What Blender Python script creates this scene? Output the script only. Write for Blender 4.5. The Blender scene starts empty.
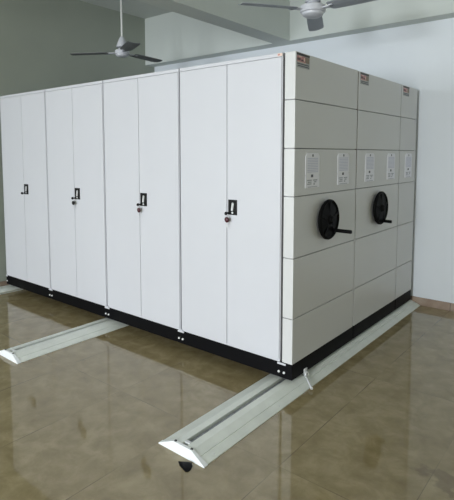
import bpy, bmesh, math
from mathutils import Vector, Matrix
PI = math.pi
scene = bpy.context.scene
col = scene.collection

# ------------------------------------------------------------------ materials
def nodes(name):
    m = bpy.data.materials.new(name); m.use_nodes = True
    nt = m.node_tree
    return m, nt, nt.nodes['Principled BSDF']

def mat(name, rgb, rough=0.5, metal=0.0, var=0.0, scale=6.0, bump=0.0, bscale=200.0, spec=0.5):
    m, nt, b = nodes(name)
    b.inputs['Roughness'].default_value = rough
    b.inputs['Metallic'].default_value = metal
    b.inputs['Specular IOR Level'].default_value = spec
    tc = nt.nodes.new('ShaderNodeTexCoord')
    n = nt.nodes.new('ShaderNodeTexNoise'); n.inputs['Scale'].default_value = scale; n.inputs['Detail'].default_value = 4
    nt.links.new(tc.outputs['Object'], n.inputs['Vector'])
    r = nt.nodes.new('ShaderNodeValToRGB')
    lo = [max(0, c * (1 - var)) for c in rgb]; hi = [min(1, c * (1 + var)) for c in rgb]
    r.color_ramp.elements[0].position = .3; r.color_ramp.elements[1].position = .7
    r.color_ramp.elements[0].color = (*lo, 1); r.color_ramp.elements[1].color = (*hi, 1)
    nt.links.new(n.outputs['Fac'], r.inputs['Fac'])
    nt.links.new(r.outputs['Color'], b.inputs['Base Color'])
    if bump:
        n2 = nt.nodes.new('ShaderNodeTexNoise'); n2.inputs['Scale'].default_value = bscale
        nt.links.new(tc.outputs['Object'], n2.inputs['Vector'])
        bp = nt.nodes.new('ShaderNodeBump'); bp.inputs['Strength'].default_value = bump; bp.inputs['Distance'].default_value = .002
        nt.links.new(n2.outputs['Fac'], bp.inputs['Height']); nt.links.new(bp.outputs['Normal'], b.inputs['Normal'])
    return m

def math_node(nt, op, a, b=None, c=None):
    n = nt.nodes.new('ShaderNodeMath'); n.operation = op
    for i, v in enumerate((a, b, c)):
        if v is None: continue
        if isinstance(v, (int, float)): n.inputs[i].default_value = v
        else: nt.links.new(v, n.inputs[i])
    return n.outputs[0]

TILE = 0.6; OX = -0.168; OY = -0.697
def floor_material():
    m, nt, b = nodes('polished_floor_tile')
    L = nt.links.new
    tc = nt.nodes.new('ShaderNodeTexCoord')
    sep = nt.nodes.new('ShaderNodeSeparateXYZ'); L(tc.outputs['Object'], sep.inputs[0])
    u = math_node(nt, 'DIVIDE', math_node(nt, 'SUBTRACT', sep.outputs[0], OX), TILE)
    v = math_node(nt, 'DIVIDE', math_node(nt, 'SUBTRACT', sep.outputs[1], OY), 2*TILE)
    def edge(t):
        f = math_node(nt, 'FRACT', t)
        return math_node(nt, 'MINIMUM', f, math_node(nt, 'SUBTRACT', 1.0, f))
    g = math_node(nt, 'MAXIMUM', math_node(nt, 'LESS_THAN', edge(u), .0036), math_node(nt, 'LESS_THAN', edge(v), .0014))
    # a shade of its own for every tile
    cmb = nt.nodes.new('ShaderNodeCombineXYZ')
    L(math_node(nt, 'FLOOR', u), cmb.inputs[0]); L(math_node(nt, 'FLOOR', v), cmb.inputs[1])
    wn = nt.nodes.new('ShaderNodeTexWhiteNoise'); L(cmb.outputs[0], wn.inputs['Vector'])
    off = nt.nodes.new('ShaderNodeVectorMath'); off.operation = 'MULTIPLY_ADD'
    L(wn.outputs['Color'], off.inputs[0]); off.inputs[1].default_value = (7, 7, 7); L(tc.outputs['Object'], off.inputs[2])
    n1 = nt.nodes.new('ShaderNodeTexNoise'); n1.inputs['Scale'].default_value = 8; n1.inputs['Detail'].default_value = 7
    n1.inputs['Roughness'].default_value = .62; n1.inputs['Distortion'].default_value = .35
    L(off.outputs[0], n1.inputs['Vector'])
    r1 = nt.nodes.new('ShaderNodeValToRGB')
    e = r1.color_ramp.elements
    e[0].position = .28; e[0].color = (.205, .158, .078, 1)
    e[1].position = .70; e[1].color = (.345, .285, .163, 1)
    k = e.new(.5); k.color = (.268, .214, .112, 1)
    L(n1.outputs['Fac'], r1.inputs['Fac'])
    # brown dirt smear on the tiles at the right
    d = nt.nodes.new('ShaderNodeVectorMath'); d.operation = 'DISTANCE'
    L(tc.outputs['Object'], d.inputs[0]); d.inputs[1].default_value = (1.075, -.30, 0)
    n2 = nt.nodes.new('ShaderNodeTexNoise'); n2.inputs['Scale'].default_value = 9; n2.inputs['Detail'].default_value = 5
    L(tc.outputs['Object'], n2.inputs['Vector'])
    ds = math_node(nt, 'ADD', math_node(nt, 'MULTIPLY', d.outputs['Value'], 5.0), math_node(nt, 'MULTIPLY', n2.outputs['Fac'], 1.6))
    mask = nt.nodes.new('ShaderNodeMapRange'); mask.inputs['From Min'].default_value = 1.22; mask.inputs['From Max'].default_value = 1.1
    L(ds, mask.inputs['Value'])
    mx0 = nt.nodes.new('ShaderNodeMix'); mx0.data_type = 'RGBA'
    L(math_node(nt, 'MULTIPLY', mask.outputs[0], .45), mx0.inputs[0]); L(r1.outputs['Color'], mx0.inputs[6]); mx0.inputs[7].default_value = (.085, .050, .024, 1)
    mx = nt.nodes.new('ShaderNodeMix'); mx.data_type = 'RGBA'
    nj = nt.nodes.new('ShaderNodeTexNoise'); nj.inputs['Scale'].default_value = 2.2; nj.inputs['Detail'].default_value = 2
    L(tc.outputs['Object'], nj.inputs['Vector'])
    fj = nt.nodes.new('ShaderNodeMapRange'); fj.inputs['From Min'].default_value = .40; fj.inputs['From Max'].default_value = .58
    fj.inputs['To Min'].default_value = .12; fj.inputs['To Max'].default_value = .95
    L(nj.outputs['Fac'], fj.inputs['Value'])
    L(math_node(nt, 'MULTIPLY', g, fj.outputs[0]), mx.inputs[0]); L(mx0.outputs[2], mx.inputs[6]); mx.inputs[7].default_value = (.075, .058, .036, 1)
    L(mx.outputs[2], b.inputs['Base Color'])
    # gloss: polished glaze with faint smears, dull joints
    n3 = nt.nodes.new('ShaderNodeTexNoise'); n3.inputs['Scale'].default_value = 2.5; n3.inputs['Detail'].default_value = 3
    L(tc.outputs['Object'], n3.inputs['Vector'])
    ro = nt.nodes.new('ShaderNodeMapRange'); ro.inputs['To Min'].default_value = .025; ro.inputs['To Max'].default_value = .075
    L(n3.outputs['Fac'], ro.inputs['Value'])
    L(math_node(nt, 'ADD', ro.outputs[0], math_node(nt, 'MULTIPLY', g, .15)), b.inputs['Roughness'])
    b.inputs['IOR'].default_value = 1.68
    # gentle unevenness of the laid tiles
    n4 = nt.nodes.new('ShaderNodeTexNoise'); n4.inputs['Scale'].default_value = 9; n4.inputs['Detail'].default_value = 1
    L(tc.outputs['Object'], n4.inputs['Vector'])
    bp = nt.nodes.new('ShaderNodeBump'); bp.inputs['Strength'].default_value = .035; bp.inputs['Distance'].default_value = .004
    L(n4.outputs['Fac'], bp.inputs['Height']); L(bp.outputs['Normal'], b.inputs['Normal'])
    return m

def skirting_material():
    m, nt, b = nodes('skirting_tile')
    L = nt.links.new
    tc = nt.nodes.new('ShaderNodeTexCoord')
    n = nt.nodes.new('ShaderNodeTexNoise'); n.inputs['Scale'].default_value = 8; n.inputs['Detail'].default_value = 5
    L(tc.outputs['Object'], n.inputs['Vector'])
    r = nt.nodes.new('ShaderNodeValToRGB')
    r.color_ramp.elements[0].position = .3; r.color_ramp.elements[0].color = (.28, .20, .15, 1)
    r.color_ramp.elements[1].position = .7; r.color_ramp.elements[1].color = (.42, .33, .26, 1)
    L(n.outputs['Fac'], r.inputs['Fac'])
    sep = nt.nodes.new('ShaderNodeSeparateXYZ'); L(tc.outputs['Object'], sep.inputs[0])
    f = math_node(nt, 'FRACT', math_node(nt, 'DIVIDE', math_node(nt, 'SUBTRACT', math_node(nt, 'ADD', sep.outputs[0], sep.outputs[1]), OX + 2.338), TILE))
    g = math_node(nt, 'LESS_THAN', f, .008)
    mx = nt.nodes.new('ShaderNodeMix'); mx.data_type = 'RGBA'
    L(g, mx.inputs[0]); L(r.outputs['Color'], mx.inputs[6]); mx.inputs[7].default_value = (.08, .06, .045, 1)
    L(mx.outputs[2], b.inputs['Base Color'])
    b.inputs['Roughness'].default_value = .25
    return m

M = {
    'floor': floor_material(), 'skirting': skirting_material(),
    'wall_white': mat('pale_wall_paint', (.78, .82, .86), .75, var=.02, scale=1.5, bump=.08, bscale=60),
    'wall_green': mat('grey_green_wall_paint', (.37, .40, .345), .8, var=.05, scale=1.2, bump=.08, bscale=60),
    'wall_cream': mat('cream_wall_paint', (.52, .51, .39), .8, var=.02, scale=1.5, bump=.08, bscale=60),
    'ceiling': mat('ceiling_paint', (.60, .63, .60), .85, var=.02, scale=1.5),
    'beam': mat('beam_paint', (.64, .68, .65), .8, var=.03, scale=1.5),
    'white': mat('white_powder_coat', (.635, .64, .68), .38, var=.008, scale=3, bump=.05, bscale=500),
    'panel': mat('panel_powder_coat', (.66, .66, .66), .34, var=.008, scale=3, bump=.04, bscale=500),
    'inner': mat('carcass_shadow_steel', (.30, .30, .31), .6),
    'black': mat('black_base_paint', (.003, .003, .004), .55, spec=.12),
    'plastic': mat('black_plastic', (.007, .007, .007), .45, var=.2, scale=30, bump=.1, bscale=300, spec=.25),
    'wheel': mat('black_wheel_plastic', (.005, .005, .005), .5, var=.2, scale=30, bump=.1, bscale=300, spec=.06),
    'chrome': mat('bright_chrome', (.88, .89, .91), .2, metal=.3),
    'zinc': mat('zinc_plated_steel', (.72, .73, .74), .35, metal=.25, var=.12, scale=40),
    'alu': mat('brushed_aluminium_ramp', (.74, .77, .72), .42, metal=.0, var=.06, scale=10, bump=.1, bscale=180),
    'end': mat('bright_end_plate', (.84, .86, .87), .35, metal=.0, var=.03),
    'track': mat('dark_steel_track', (.06, .065, .07), .5, metal=.0, var=.4, scale=25),
    'bar': mat('worn_steel_bar', (.20, .21, .22), .4, metal=.2, var=.4, scale=25),
    'boltw': mat('white_bolt_cap', (.85, .85, .85), .4),
    'screw': mat('dark_screw', (.05, .05, .05), .4, metal=.5),
    'gasket': mat('red_brown_gasket', (.14, .075, .065), .7),
    'paper': mat('white_card', (.84, .84, .90), .5, var=.01),
    'lav': mat('lavender_ruled_print', (.62, .63, .75), .6),
    'ink': mat('dark_grey_ink', (.10, .10, .13), .6),
    'grey_print': mat('grey_print', (.40, .41, .46), .6),
    'stick_black': mat('sticker_black', (.022, .012, .012), .4),
    'stick_red': mat('sticker_red', (.50, .22, .22), .4, var=.1, scale=60),
    'stick_dark': mat('sticker_maroon', (.09, .03, .035), .4),
    'stick_cream': mat('sticker_cream', (.80, .62, .52), .4),
    'stick_tan': mat('sticker_tan', (.26, .20, .15), .45),
    'stick_grey': mat('sticker_grey', (.40, .41, .41), .45),
    'key_red': mat('maroon_key_fob', (.060, .006, .014), .35),
    'fan_body': mat('fan_silver_enamel', (.62, .63, .68), .35, var=.03),
    'fan_blade': mat('fan_blade_grey', (.30, .32, .36), .38, var=.05),
    'fan_brown': mat('fan_blade_dark', (.15, .155, .16), .45, var=.08),
    'rod': mat('fan_rod_white', (.72, .73, .72), .4),
    'frame': mat('window_frame_white', (.75, .76, .76), .4),
}

# ------------------------------------------------------------------ mesh helpers
def bx(bm, x0, x1, y0, y1, z0, z1, bev=0.0, seg=2):
    m = Matrix.Translation(((x0+x1)/2, (y0+y1)/2, (z0+z1)/2)) @ Matrix.Diagonal((x1-x0, y1-y0, z1-z0, 1))
    r = bmesh.ops.create_cube(bm, size=1, matrix=m)
    if bev:
        es = list({e for v in r['verts'] for e in v.link_edges})
        bmesh.ops.bevel(bm, geom=es, offset=bev, segments=seg, affect='EDGES', profile=.5)

def cyl(bm, p0, p1, r0, r1=None, n=20, cap=True):
    p0 = Vector(p0); p1 = Vector(p1); d = p1 - p0
    q = d.to_track_quat('Z', 'Y').to_matrix().to_4x4()
    m = Matrix.Translation((p0+p1)/2) @ q
    bmesh.ops.create_cone(bm, cap_ends=cap, segments=n, radius1=r0, radius2=r0 if r1 is None else r1, depth=d.length, matrix=m)

def lathe(bm, prof, axis, origin, n=40):
    """prof = [(radius, height)], revolved about axis ('X' or 'Z') through origin"""
    o = Vector(origin); rings = []
    for r, h in prof:
        ring = []
        for i in range(n):
            a = 2*PI*i/n
            p = Vector((h, r*math.cos(a), r*math.sin(a))) if axis == 'X' else Vector((r*math.cos(a), r*math.sin(a), h))
            ring.append(bm.verts.new(o+p))
        rings.append(ring)
    for a, b in zip(rings, rings[1:]):
        for i in range(n):
            bm.faces.new((a[i], a[(i+1) % n], b[(i+1) % n], b[i]))
    bm.faces.new(rings[0][::-1]); bm.faces.new(rings[-1])

def torus(bm, c, R, r, axis='X', n=40, k=10, a0=0, a1=2*PI):
    c = Vector(c); full = abs(a1-a0-2*PI) < 1e-6
    cnt = n if full else n+1; rings = []
    for i in range(cnt):
        a = a0+(a1-a0)*i/n; ring = []
        for j in range(k):
            b = 2*PI*j/k; rr = R+r*math.cos(b); h = r*math.sin(b)
            if axis == 'X': p = Vector((h, rr*math.cos(a), rr*math.sin(a)))
            elif axis == 'Y': p = Vector((rr*math.cos(a), h, rr*math.sin(a)))
            else: p = Vector((rr*math.cos(a), rr*math.sin(a), h))
            ring.append(bm.verts.new(c+p))
        rings.append(ring)
    for i in range(cnt if full else cnt-1):
        a = rings[i]; b = rings[(i+1) % cnt]
        for j in range(k):
            bm.faces.new((a[j], a[(j+1) % k], b[(j+1) % k], b[j]))

def prism(bm, pts, y0, y1):
    """pts are (x, z) and are swept along y"""
    a = [bm.verts.new((x, y0, z)) for x, z in pts]; b = [bm.verts.new((x, y1, z)) for x, z in pts]
    n = len(pts)
    bm.faces.new(a); bm.faces.new(b[::-1])
    for i in range(n): bm.faces.new((a[i], b[i], b[(i+1) % n], a[(i+1) % n]))

def obj(name, bm, m, parent=None, smooth=False):
    bmesh.ops.recalc_face_normals(bm, faces=bm.faces)
    me = bpy.data.meshes.new(name); bm.to_mesh(me); bm.free()
    me.materials.append(m)
    if smooth:
        for p in me.polygons: p.use_smooth = True
        me.set_sharp_from_angle(angle=math.radians(35))
    o = bpy.data.objects.new(name, me); col.objects.link(o)
    if parent is not None:
        o.parent = parent
        base = Vector(parent.get('_w', (0, 0, 0)))
        o.location = -base
        o['_w'] = (0, 0, 0)
    return o

def box(name, m, parent, *a, bev=0.0):
    bm = bmesh.new(); bx(bm, *a, bev=bev); return obj(name, bm, m, parent)

def thing(name, label, cat, loc=(0, 0, 0), group=None):
    o = bpy.data.objects.new(name, None); col.objects.link(o); o.location = loc
    o.empty_display_size = .1; o['_w'] = tuple(loc); o['label'] = label; o['category'] = cat
    if group: o['group'] = group
    return o

def struct(name, bm, m):
    o = obj(name, bm, m); o['kind'] = 'structure'; return o

def sbox(name, m, *a):
    bm = bmesh.new(); bx(bm, *a); return struct(name, bm, m)

# ------------------------------------------------------------------ the room
XL, XR, YF, YB, ZC = -3.735, 3.6, -8.0, 2.35, 3.44
bm = bmesh.new(); bx(bm, XL-.2, XR+.2, YF-.2, YB+.2, -.1, 0); struct('floor', bm, M['floor'])
sbox('ceiling', M['ceiling'], XL-.2, XR+.2, YF-.2, YB+.2, ZC, ZC+.15)
sbox('wall_left', M['wall_green'], XL-.2, XL, YF-.2, YB+.2, 0, ZC)
sbox('wall_back', M['wall_white'], XL, XR, YB, YB+.2, 0, ZC)
sbox('wall_right', M['wall_cream'], XR, XR+.2, YF-.2, YB+.2, 0, ZC)
WIN = [(-3.3, -1.5), (-1.2, -.1), (.25, 1.65)]; WZ0, WZ1 = .9, 2.7
bm = bmesh.new()
xs = [XL] + [v for w in WIN for v in w] + [XR]
for i in range(0, len(xs), 2): bx(bm, xs[i], xs[i+1], YF-.2, YF, 0, ZC)
for a, b in WIN:
    bx(bm, a, b, YF-.2, YF, 0, WZ0); bx(bm, a, b, YF-.2, YF, WZ1, ZC)
struct('wall_front', bm, M['wall_green'])
for i, (a, b) in enumerate(WIN):
    bm = bmesh.new(); y0, y1 = YF-.13, YF-.07; t = .05
    bx(bm, a, a+t, y0, y1, WZ0, WZ1); bx(bm, b-t, b, y0, y1, WZ0, WZ1)
    bx(bm, a+t, b-t, y0, y1, WZ0, WZ0+t); bx(bm, a+t, b-t, y0, y1, WZ1-t, WZ1)
    bx(bm, (a+b)/2-t/2, (a+b)/2+t/2, y0, y1, WZ0+t, WZ1-t)
    struct('window_%d' % (i+1), bm, M['frame'])
sbox('baseboard_back', M['skirting'], XL, XR, YB-.012, YB, 0, .078)
sbox('baseboard_left', M['skirting'], XL, XL+.012, YF, YB-.012, 0, .078)
sbox('baseboard_right', M['skirting'], XR-.012, XR, YF, YB-.012, 0, .078)
BZ = 2.79; BY = 2.175
sbox('trim_1', M['beam'], XL, XR, BY, YB, BZ, ZC)                 # beam along the back wall
sbox('trim_2', M['beam'], -1.545, -1.32, YF, BY, BZ, ZC)          # cross beam overhead

# ------------------------------------------------------------------ floor rails
def rail(xc, xl, xr, y0, y1, label):
    t = thing('floor_rail', label, 'rail', (xc, (y0+y1)/2, 0), 'aluminium floor rails under the cabinets')
    s = .018
    bm = bmesh.new()
    prism(bm, [(xl, 0), (xl, .005), (xc-.062, .043), (xc-s, .045), (xc-s, 0)], y0+.012, y1)
    obj('ramp', bm, M['alu'], t)
    bm = bmesh.new()
    prism(bm, [(xc+s, 0), (xc+s, .045), (xc+.062, .043), (xc+.108, .0255), (xc+.109, .0215), (xc+.113, .0215), (xc+.114, .0235), (xr, .005), (xr, 0)], y0+.012, y1)
    obj('ramp', bm, M['alu'], t)
    bm = bmesh.new(); bx(bm, xc-s, xc+s, y0+.012, y1, 0, .022); obj('track_bed', bm, M['track'], t)
    bm = bmesh.new(); bx(bm, xc-.007, xc+.007, y0+.055, y1, .022, .036, bev=.002); obj('track_bar', bm, M['bar'], t)
    # sloping end plate
    bm = bmesh.new()
    pts = [(xl-.004, 0), (xl-.004, .006), (xc-.064, .046), (xc+.064, .046), (xr+.004, .006), (xr+.004, 0)]
    a = [bm.verts.new((x, y0-(.012 if z < .01 else 0), z)) for x, z in pts]
    b = [bm.verts.new((x, y0+.016, z)) for x, z in pts]
    bm.faces.new(a); bm.faces.new(b[::-1])
    for i in range(6): bm.faces.new((a[i], b[i], b[(i+1) % 6], a[(i+1) % 6]))
    obj('end_plate', bm, M['end'], t)
    for dx in (-.055, .058):
        bm = bmesh.new(); cyl(bm, (xc+dx, y0+.010, .0455), (xc+dx, y0+.010, .050), .008, .006, n=12)
        obj('screw', bm, M['screw'], t, True)
    bm = bmesh.new(); bx(bm, xc-.016, xc+.018, y0+.035, y0+.055, .022, .047, bev=.003); obj('track_stop', bm, M['zinc'], t)
    for k in range(6):
        yy = y0+.09+k*.6
        for dx in (.135, -.135):
            if xl < xc+dx < xr:
                bm = bmesh.new(); cyl(bm, (xc+dx, yy, .010), (xc+dx, yy, .0145), .006, .005, n=10)
                obj('screw', bm, M['zinc'], t, True)
    return t
W = .914
rail(0, -.157, .157, -.925, 2.325, 'long aluminium floor rail running along the wheeled end of the cabinets to back wall')
rail(-2*W, -2*W-.157, -2*W+.157, -.905, 2.325, 'aluminium floor rail sticking out under the middle of the white doors')
rail(-4*W+.06, XL+.014, -4*W+.157, -.905, 2.325, 'aluminium floor rail at the left wall under the farthest doors')

# ------------------------------------------------------------------ mobile bays
H, ZB, BB = 2.1456, .1643, .062
SEAM = [H, 1.8526, 1.5524, 1.2505, .8567, .4644, ZB]
EX = .0795; XE = -4*W
Y1, Y2, Y3 = .9155, 1.8348, 2.2677
G = 'mobile shelving bays'

def end_panels(t, y0, y1):
    for a, b in zip(SEAM, SEAM[1:]):
        bm = bmesh.new(); bx(bm, .004, EX, y0, y1, b+.0028, a-.0028, bev=.002); obj('end_panel', bm, M['panel'], t)
    box('panel_core', M['inner'], t, .004, EX-.012, y0+.012, y1-.002, ZB+.002, H-.004)

def base(t, y0, y1):
    bm = bmesh.new(); bx(bm, XE, EX, y0, y1, BB, ZB, bev=.003); obj('base', bm, M['black'], t)
    for xc in (0, -2*W, -4*W+.06):
        for yy in (y0+.12, y1-.12):
            bm = bmesh.new()
            cyl(bm, (xc-.012, yy, .036+.05), (xc+.012, yy, .036+.05), .05, n=28)
            obj('carriage_wheel', bm, M['zinc'], t, True)

def sticker(t, y0, name='nameplate'):
    w, z1 = .158, 2.137; h = .087; y1 = y0+w
    p = box(name, M['stick_grey'], t, EX, EX+.0015, y0, y1, z1-h, z1)
    e0, e1 = EX+.0015, EX+.0021
    box('print', M['stick_black'], p, e0, e1, y0, y1, z1-.014, z1)
    box('print', M['stick_red'], p, e0, e1, y0+.004, y0+w*.66, z1-.052, z1-.016)
    box('print', M['stick_tan'], p, e0, e1, y0+w*.66, y1-.004, z1-.052, z1-.016)
    f0, f1 = e1, e1+.0005
    box('print', M['stick_dark'], p, f0, f1, y0+.006, y0+.045, z1-.044, z1-.030)
    box('print', M['stick_dark'], p, f0, f1, y0+.054, y0+.080, z1-.046, z1-.036)
    bm = bmesh.new()
    bx(bm, f0, f1, y0+.085, y0+.097, z1-.044, z1-.023); bx(bm, f0, f1, y0+.030, y0+.060, z1-.024, z1-.018)
    bx(bm, f0, f1, y0+.010, y0+.110, z1-.056, z1-.0525)
    obj('print', bm, M['stick_cream'], p)
    box('print', M['ink'], p, e0, e1, y0+.006, y1-.010, z1-.068, z1-.062)
    box('print', M['ink'], p, e0, e1, y0+.014, y1-.006, z1-.080, z1-.074)

def card(t, yc):
    z0, z1, w = 1.298, 1.524, .185; a, b = yc-w/2, yc+w/2
    bm = bmesh.new()
    n = 6   # clipped upper corners
    pts = [(a, z0), (b, z0), (b, 1.372), (b-.008, 1.378), (b, 1.386), (b, z1-.02), (b-.022, z1), (a+.022, z1), (a, z1-.02), (a, 1.386), (a+.008, 1.378), (a, 1.372)]
    f = [bm.verts.new((EX, y, z)) for y, z in pts]; g = [bm.verts.new((EX+.003, y, z)) for y, z in pts]
    bm.faces.new(f[::-1]); bm.faces.new(g)
    for i in range(len(pts)): bm.faces.new((f[i], f[(i+1) % len(pts)], g[(i+1) % len(pts)], g[i]))
    p = obj('index_card', bm, M['paper'], t)
    e0, e1 = EX+.003, EX+.0037
    bm = bmesh.new()
    for k in range(9): bx(bm, e0, e1, a+.022, b-.022, 1.398+k*.011, 1.404+k*.011)
    obj('print', bm, M['lav'], p)
    bm = bmesh.new()
    cyl(bm, (e0, yc, z1-.016), (e1, yc, z1-.016), .009, n=16)
    obj('print', bm, M['ink'], p)
    box('print', M['ink'], p, e0, e1, yc-.022, yc+.006, 1.366, 1.384)
    bm = bmesh.new()
    for k, (yy, ww) in enumerate(((a+.022, .058), (a+.030, .048), (a+.024, .054))):
        bx(bm, e0, e1, yy, yy+ww, 1.343-k*.012, 1.350-k*.012)
    bx(bm, e0, e1, a+.098, b-.030, 1.343, 1.350); bx(bm, e0, e1, a+.108, b-.042, 1.331, 1.338); bx(bm, e0, e1, a+.104, a+.122, 1.316, 1.326)
    bx(bm, e0, e1, a+.030, b-.030, 1.301, 1.305)
    obj('print', bm, M['grey_print'], p)

def hand_wheel(t, yc, zc, hy, hz, hl):
    bm = bmesh.new()
    lathe(bm, [(.001, .052), (.030, .052), (.036, .046), (.118, .036), (.121, .040), (.131, .046), (.139, .038), (.139, .026), (.131, .018), (.040, .016), (.040, .001), (.001, .001)], 'X', (EX, yc, zc), n=56)
    w = obj('hand_wheel', bm, M['wheel'], t, True)
    bm = bmesh.new()
    for k in range(5):
        a = PI/2+k*2*PI/5
        c = Vector((EX+.043, yc+.08*math.cos(a), zc+.08*math.sin(a)))
        m = Matrix.Translation(c) @ Matrix.Rotation(a, 4, 'X') @ Matrix.Diagonal((.005, .095, .018, 1))
        bmesh.ops.create_cube(bm, size=1, matrix=m)
    obj('spoke', bm, M['wheel'], w)
    bm = bmesh.new()
    lathe(bm, [(.001, .066), (.018, .066), (.026, .060), (.028, .050), (.028, .044), (.001, .044)], 'X', (EX, yc, zc), n=32)
    obj('hub_cap', bm, M['wheel'], w, True)
    bm = bmesh.new()
    lathe(bm, [(.001, .036), (.009, .036), (.009, .050), (.0125, .054), (.013, .08), (.013, .04+hl), (.011, .045+hl), (.001, .046+hl)], 'X', (EX, hy, hz), n=24)
    obj('crank_handle', bm, M['wheel'], w, True)

def lock_plate(d, x0):
    """handle recess left edge at x0, on the door front y=0"""
    z0, z1 = 1.101, 1.205; x1 = x0+.072
    bm = bmesh.new(); w = .016
    bx(bm, x0, x0+w, -.010, 0, z0, z1); bx(bm, x1-w, x1, -.010, 0, z0, z1)
    bx(bm, x0+w, x1-w, -.010, 0, z0, z0+.030); bx(bm, x0+w, x1-w, -.010, 0, z1-.020, z1)
    bx(bm, x0+w, x1-w, -.004, 0, z0+.030, z1-.020)
    obj('lock_plate', bm, M['plastic'], d)
    bm = bmesh.new()
    cx = (x0+x1)/2
    m = Matrix.Translation((cx+.001, -.010, 1.157)) @ Matrix.Rotation(math.radians(9), 4, 'Y') @ Matrix.Diagonal((.017, .012, .058, 1))
    r = bmesh.ops.create_cube(bm, size=1, matrix=m)
    bmesh.ops.bevel(bm, geom=list({e for v in r['verts'] for e in v.link_edges}), offset=.004, segments=2, affect='EDGES')
    obj('lever', bm, M['chrome'], d)
    bm = bmesh.new(); cyl(bm, (cx+.002, -.013, z0+.015), (cx+.002, -.009, z0+.015), .0075, n=18)
    obj('lock_cylinder', bm, M['chrome'], d)
    bm = bmesh.new(); bx(bm, x0-.007, x0+.004, -.016, 0, z0+.003, z0+.017, bev=.003)
    obj('lock_barrel', bm, M['plastic'], d)

# front bay: four two-door cabinets on one carriage
bay = thing('mobile_shelving_bay', 'front bay of white steel cabinets with eight locked doors and nearest black hand wheel', 'shelving bay', ((XE+EX)/2, Y1/2, BB), G)
base(bay, 0, Y1-.006)
for k in range(4):
    a, b = -(k+1)*W+.006, -k*W-.006
    if k == 0: b = -.014
    bm = bmesh.new()
    bx(bm, a, b, .022, Y1-.006, ZB, H)                                 # carcass
    bx(bm, a, b, .001, .022, H-.024, H, bev=.002)                      # top rail
    bx(bm, a, b, .001, .022, ZB, ZB+.014)                              # bottom rail
    bx(bm, a, a+.005, .004, .022, ZB+.014, H-.024); bx(bm, b-.005, b, .004, .022, ZB+.014, H-.024)
    obj('cabinet_body', bm, M['white'], bay)
    mid = -(k+.5)*W
    for j, (p, q) in enumerate(((a+.0055, mid-.0025), (mid+.0025, b-.0055))):
        bm = bmesh.new(); bx(bm, p, q, -.003, .020, ZB+.016, H-.027, bev=.002)
        d = obj('door', bm, M['white'], bay)
        if j == 1: lock_plate(d, mid+.018)
for k in range(5):
    x = -k*W
    bm = bmesh.new()
    x0, x1 = max(XE+.002, x-.030), x+.034
    bx(bm, x0, x1, -.0065, 0, ZB-.014, ZB-.001, bev=.002)
    if k: bx(bm, x0+.012, x1-.014, -.0065, -.0035, ZB-.001, ZB+.010)
    obj('foot_bracket', bm, M['white'], bay)
    for dx in (-.020, .020):
        if x+dx < XE: continue
        bm = bmesh.new(); cyl(bm, (x+dx, 0, .100), (x+dx, -.006, .100), .0085, .007, n=14)
        obj('bolt', bm, M['boltw'], bay, True)
end_panels(bay, 0, Y1-.014)
box('gasket', M['gasket'], bay, EX-.030, EX-.004, Y1-.012, Y1-.005, 1.26, H-.004)
box('gasket', M['panel'], bay, EX-.030, EX-.001, Y1-.010, Y1-.004, ZB+.01, 1.0)
sticker(bay, .010); card(bay, .226); card(bay, .681)
hand_wheel(bay, .410, 1.070, .474, .988, .125)
p = box('tag', M['stick_cream'], bay, -.052, -.016, -.0005, .001, H-.020, H-.003)
box('print', M['stick_red'], p, -.048, -.034, -.0009, -.0005, H-.016, H-.006)
# floor clamp and pin at the base
bm = bmesh.new()
bx(bm, EX, EX+.007, .148, .188, .050, .090, bev=.002)
torus(bm, (EX+.013, .167, .050), .016, .0065, 'X', n=24, k=8)
bx(bm, EX+.002, EX+.022, .150, .184, .040, .048)
cl = obj('floor_clamp', bm, M['zinc'], bay, True)
bm = bmesh.new()
cyl(bm, (EX+.014, .152, .044), (.180, .076, .018), .0065, n=14); cyl(bm, (.180, .076, .018), (.185, .072, .0155), .0085, n=14)
obj('locking_pin', bm, M['chrome'], cl, True)

# middle bay
bay2 = thing('mobile_shelving_bay', 'middle white mobile bay with the farther black hand wheel', 'shelving bay', ((XE+EX)/2, (Y1+Y2)/2, BB), G)
base(bay2, Y1+.004, Y2-.006)
box('cabinet_body', M['white'], bay2, XE+.004, -.002, Y1+.004, Y2-.006, ZB, H)
end_panels(bay2, Y1+.006, Y2-.010)
sticker(bay2, .942); card(bay2, 1.160); card(bay2, 1.624)
hand_wheel(bay2, 1.335, 1.070, 1.366, .957, .070)
# rear bay, half as deep and without a wheel
bay3 = thing('mobile_shelving_bay', 'narrow rear white bay without a hand wheel against the back wall', 'shelving bay', ((XE+EX)/2, (Y2+Y3)/2, BB), G)
base(bay3, Y2+.004, Y3)
box('cabinet_body', M['white'], bay3, XE+.004, -.002, Y2+.004, Y3, ZB, H)
end_panels(bay3, Y2+.004, Y3)
sticker(bay3, 1.874); card(bay3, 2.070)

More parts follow.
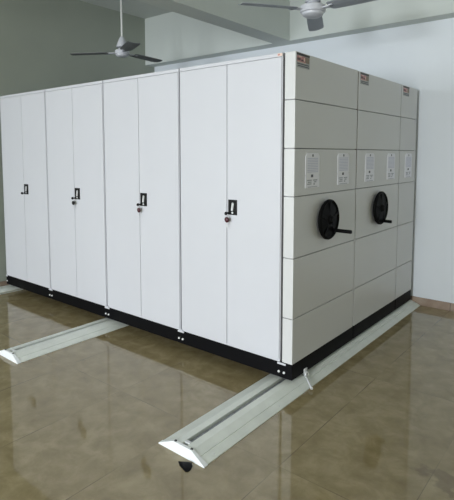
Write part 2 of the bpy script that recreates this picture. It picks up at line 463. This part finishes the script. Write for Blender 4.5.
# ------------------------------------------------------------------ keys in the door locks
def key(k, label, fob, fm):
    x = -(k+.5)*W+.019; z = 1.111
    t = thing('key', label, 'key', (x, -.020, z), 'keys in the cabinet locks')
    bm = bmesh.new()
    bx(bm, x-.003, x+.003, -.030, -.016, z-.004, z+.004)
    cyl(bm, (x-.004, -.036, z), (x+.004, -.036, z), .012, n=18)
    bx(bm, x-.009, x+.008, -.040, -.030, z-.011, z+.009, bev=.004)
    obj('key_bow', bm, M['plastic'], t, True)
    if fob:
        bm = bmesh.new(); torus(bm, (x+.002, -.034, z-.016), .012, .0013, 'Y', n=24, k=6)
        obj('ring', bm, M['chrome'], t, True)
        bm = bmesh.new(); zc = z-.043
        lathe(bm, [(.001, -.021), (.009, -.019), (.016, -.011), (.0195, 0), (.017, .010), (.009, .017), (.001, .019)], 'Z', (x+.002, -.030, zc), n=20)
        bmesh.ops.scale(bm, vec=(1, .55, 1), verts=bm.verts, space=Matrix.Translation((-(x+.002), .030, -zc)))
        obj('fob', bm, fm, t, True)
        bm = bmesh.new(); bx(bm, x-.001, x+.005, -.031, -.028, zc-.054, zc-.019); bx(bm, x+.005, x+.008, -.031, -.028, zc-.050, zc-.043)
        obj('key_blade', bm, M['zinc'], t)
key(0, 'key with dark red fob hanging from the lock nearest the hand wheel end', True, M['key_red'])
key(1, 'key with dark red fob on the second door pair from the corner', True, M['key_red'])
key(2, 'key with black fob on the third door pair from the corner', True, M['plastic'])
key(3, 'small black key without a fob in the leftmost door lock', False, None)

# ------------------------------------------------------------------ black plastic piece on the floor
bm = bmesh.new()
pts = [(.022, -.975), (.034, -.968), (.060, -.952), (.076, -.944), (.090, -.956), (.103, -.982), (.104, -.998), (.094, -1.005), (.078, -1.000), (.045, -.990)]
pts = [(.070+(x-.070)*1.12+.012, -.978+(y+.978)*1.12-.006) for x, y in pts]
lo = [bm.verts.new((x, y, 0)) for x, y in pts]
cx = sum(p[0] for p in pts)/len(pts); cy = sum(p[1] for p in pts)/len(pts)
mi = [bm.verts.new((cx+(x-cx)*.97, cy+(y-cy)*.98, .005)) for x, y in pts]
hi = [bm.verts.new((cx+(x-cx)*.70, cy+(y-cy)*.80, .009)) for x, y in pts]
n = len(pts)
for A, B in ((lo, mi), (mi, hi)):
    for i in range(n): bm.faces.new((A[i], A[(i+1) % n], B[(i+1) % n], B[i]))
bm.faces.new(lo[::-1]); bm.faces.new(hi)
o = obj('rubber_cap', bm, M['black'], None, True)
o['label'] = 'small black wedge-shaped cap lying on the floor by the front rail tip'; o['category'] = 'cap'

# ------------------------------------------------------------------ ceiling fans
def fan(x, y, z, az, label, bmat, R=.6, pitch=-11, ms=1.0):
    t = thing('ceiling_fan', label, 'fan', (x, y, z), 'ceiling fans')
    bm = bmesh.new(); cyl(bm, (x, y, z+.10), (x, y, ZC-.05), .011, n=16); obj('down_rod', bm, M['rod'], t, True)
    bm = bmesh.new(); lathe(bm, [(.016, -.10), (.05, -.05), (.06, 0)], 'Z', (x, y, ZC), n=28); obj('ceiling_cup', bm, M['rod'], t, True)
    bm = bmesh.new(); lathe(bm, [(.062, .052), (.058, .07), (.034, .135), (.020, .16), (.013, .165)], 'Z', (x, y, z), n=32)
    obj('canopy', bm, M['fan_body'], t, True)
    bm = bmesh.new()
    lathe(bm, [(.02, -.062), (.060, -.060), (.082, -.046), (.086, -.030), (.098, -.024), (.100, .004), (.096, .022), (.066, .036), (.045, .046), (.045, .054)], 'Z', (x, y, z), n=40)
    bmesh.ops.scale(bm, vec=(ms, ms, ms), verts=bm.verts, space=Matrix.Translation((-x, -y, -z)))
    obj('motor_housing', bm, M['fan_body'], t, True)
    for k in range(3):
        a = math.radians(az+120*k)
        mt = Matrix.Translation((x, y, z)) @ Matrix.Rotation(a, 4, 'Z')
        bm = bmesh.new()
        bx(bm, .085, .19, -.022, .022, -.012, -.004); bx(bm, .16, .19, -.04, .04, -.012, -.004)
        bmesh.ops.transform(bm, matrix=mt, verts=bm.verts)
        br = obj('blade_bracket', bm, M['fan_body'], t)
        bm = bmesh.new()
        prof = [(.15, .050), (.17, .060), (.32, .066), (R-.05, .068), (R-.01, .064), (R, .056)]
        tilt = math.radians(pitch)
        rows = []
        for s, hw in prof:
            row = []
            for f in (-1, -.5, 0, .5, 1):
                yv = f*hw; zz = -.003+math.sin(tilt)*yv - .008*(1-f*f) - .015*(s-.15)
                row.append((s, yv*math.cos(tilt), zz))
            rows.append(row)
        top = [[bm.verts.new((p[0], p[1], p[2]+.002)) for p in r] for r in rows]
        bot = [[bm.verts.new((p[0], p[1], p[2]-.002)) for p in r] for r in rows]
        for i in range(len(rows)-1):
            for j in range(4):
                bm.faces.new((top[i][j], top[i+1][j], top[i+1][j+1], top[i][j+1]))
                bm.faces.new((bot[i][j+1], bot[i+1][j+1], bot[i+1][j], bot[i][j]))
        ring_t = [top[i][0] for i in range(len(rows))]+top[-1][1:]+[top[i][4] for i in range(len(rows)-2, -1, -1)]+top[0][3:0:-1]
        ring_b = [bot[i][0] for i in range(len(rows))]+bot[-1][1:]+[bot[i][4] for i in range(len(rows)-2, -1, -1)]+bot[0][3:0:-1]
        m_ = len(ring_t)
        for i in range(m_): bm.faces.new((ring_t[i], ring_b[i], ring_b[(i+1) % m_], ring_t[(i+1) % m_]))
        bmesh.ops.transform(bm, matrix=mt, verts=bm.verts)
        obj('blade', bm, bmat, t, True)
fan(-2.55, .80, 2.60, -27, 'ceiling fan on a long white rod by the grey green wall', M['fan_brown'], .56, -3.5, .78)
fan(-.29, .86, 2.65, -4, 'silver ceiling fan hanging over the corner of the cabinets', M['fan_blade'])

# ------------------------------------------------------------------ light
def area(name, x0, x1, z0, z1, power, colr):
    l = bpy.data.lights.new(name, 'AREA'); l.shape = 'RECTANGLE'; l.size = x1-x0; l.size_y = z1-z0
    l.energy = power; l.color = colr
    o = bpy.data.objects.new(name, l); col.objects.link(o)
    o.location = ((x0+x1)/2, YF-.45, (z0+z1)/2+.15); o.rotation_euler = (PI/2-math.radians(25), 0, 0)
    return o
for i, (a, b) in enumerate(WIN):
    area('window_daylight', a, b, WZ0, WZ1, (700, 60, 1120)[i], (.90, .95, 1.0))
w = bpy.data.worlds.new('overcast_sky'); scene.world = w; w.use_nodes = True
w.node_tree.nodes['Background'].inputs[0].default_value = (.75, .85, 1, 1)
w.node_tree.nodes['Background'].inputs[1].default_value = .8

# ------------------------------------------------------------------ camera
cd = bpy.data.cameras.new('camera'); cam = bpy.data.objects.new('camera', cd); col.objects.link(cam)
cam.location = (1.6512, -2.5984, 1.5156)
cam.rotation_euler = (PI/2-.0832, -.0003, .6819)
cd.sensor_fit = 'VERTICAL'; cd.sensor_height = 36; cd.sensor_width = 36
cd.lens = 484.7975/500*36
cd.shift_y = -(250-194.742)/500
cd.clip_start = .02
scene.camera = cam

for o in col.objects:
    if '_w' in o.keys(): del o['_w']
vs = scene.view_settings
scene.display_settings.display_device = 'sRGB'
vs.view_transform = 'Standard'; vs.look = 'None'; vs.gamma = 1; vs.use_curve_mapping = False
vs.exposure = -1.2
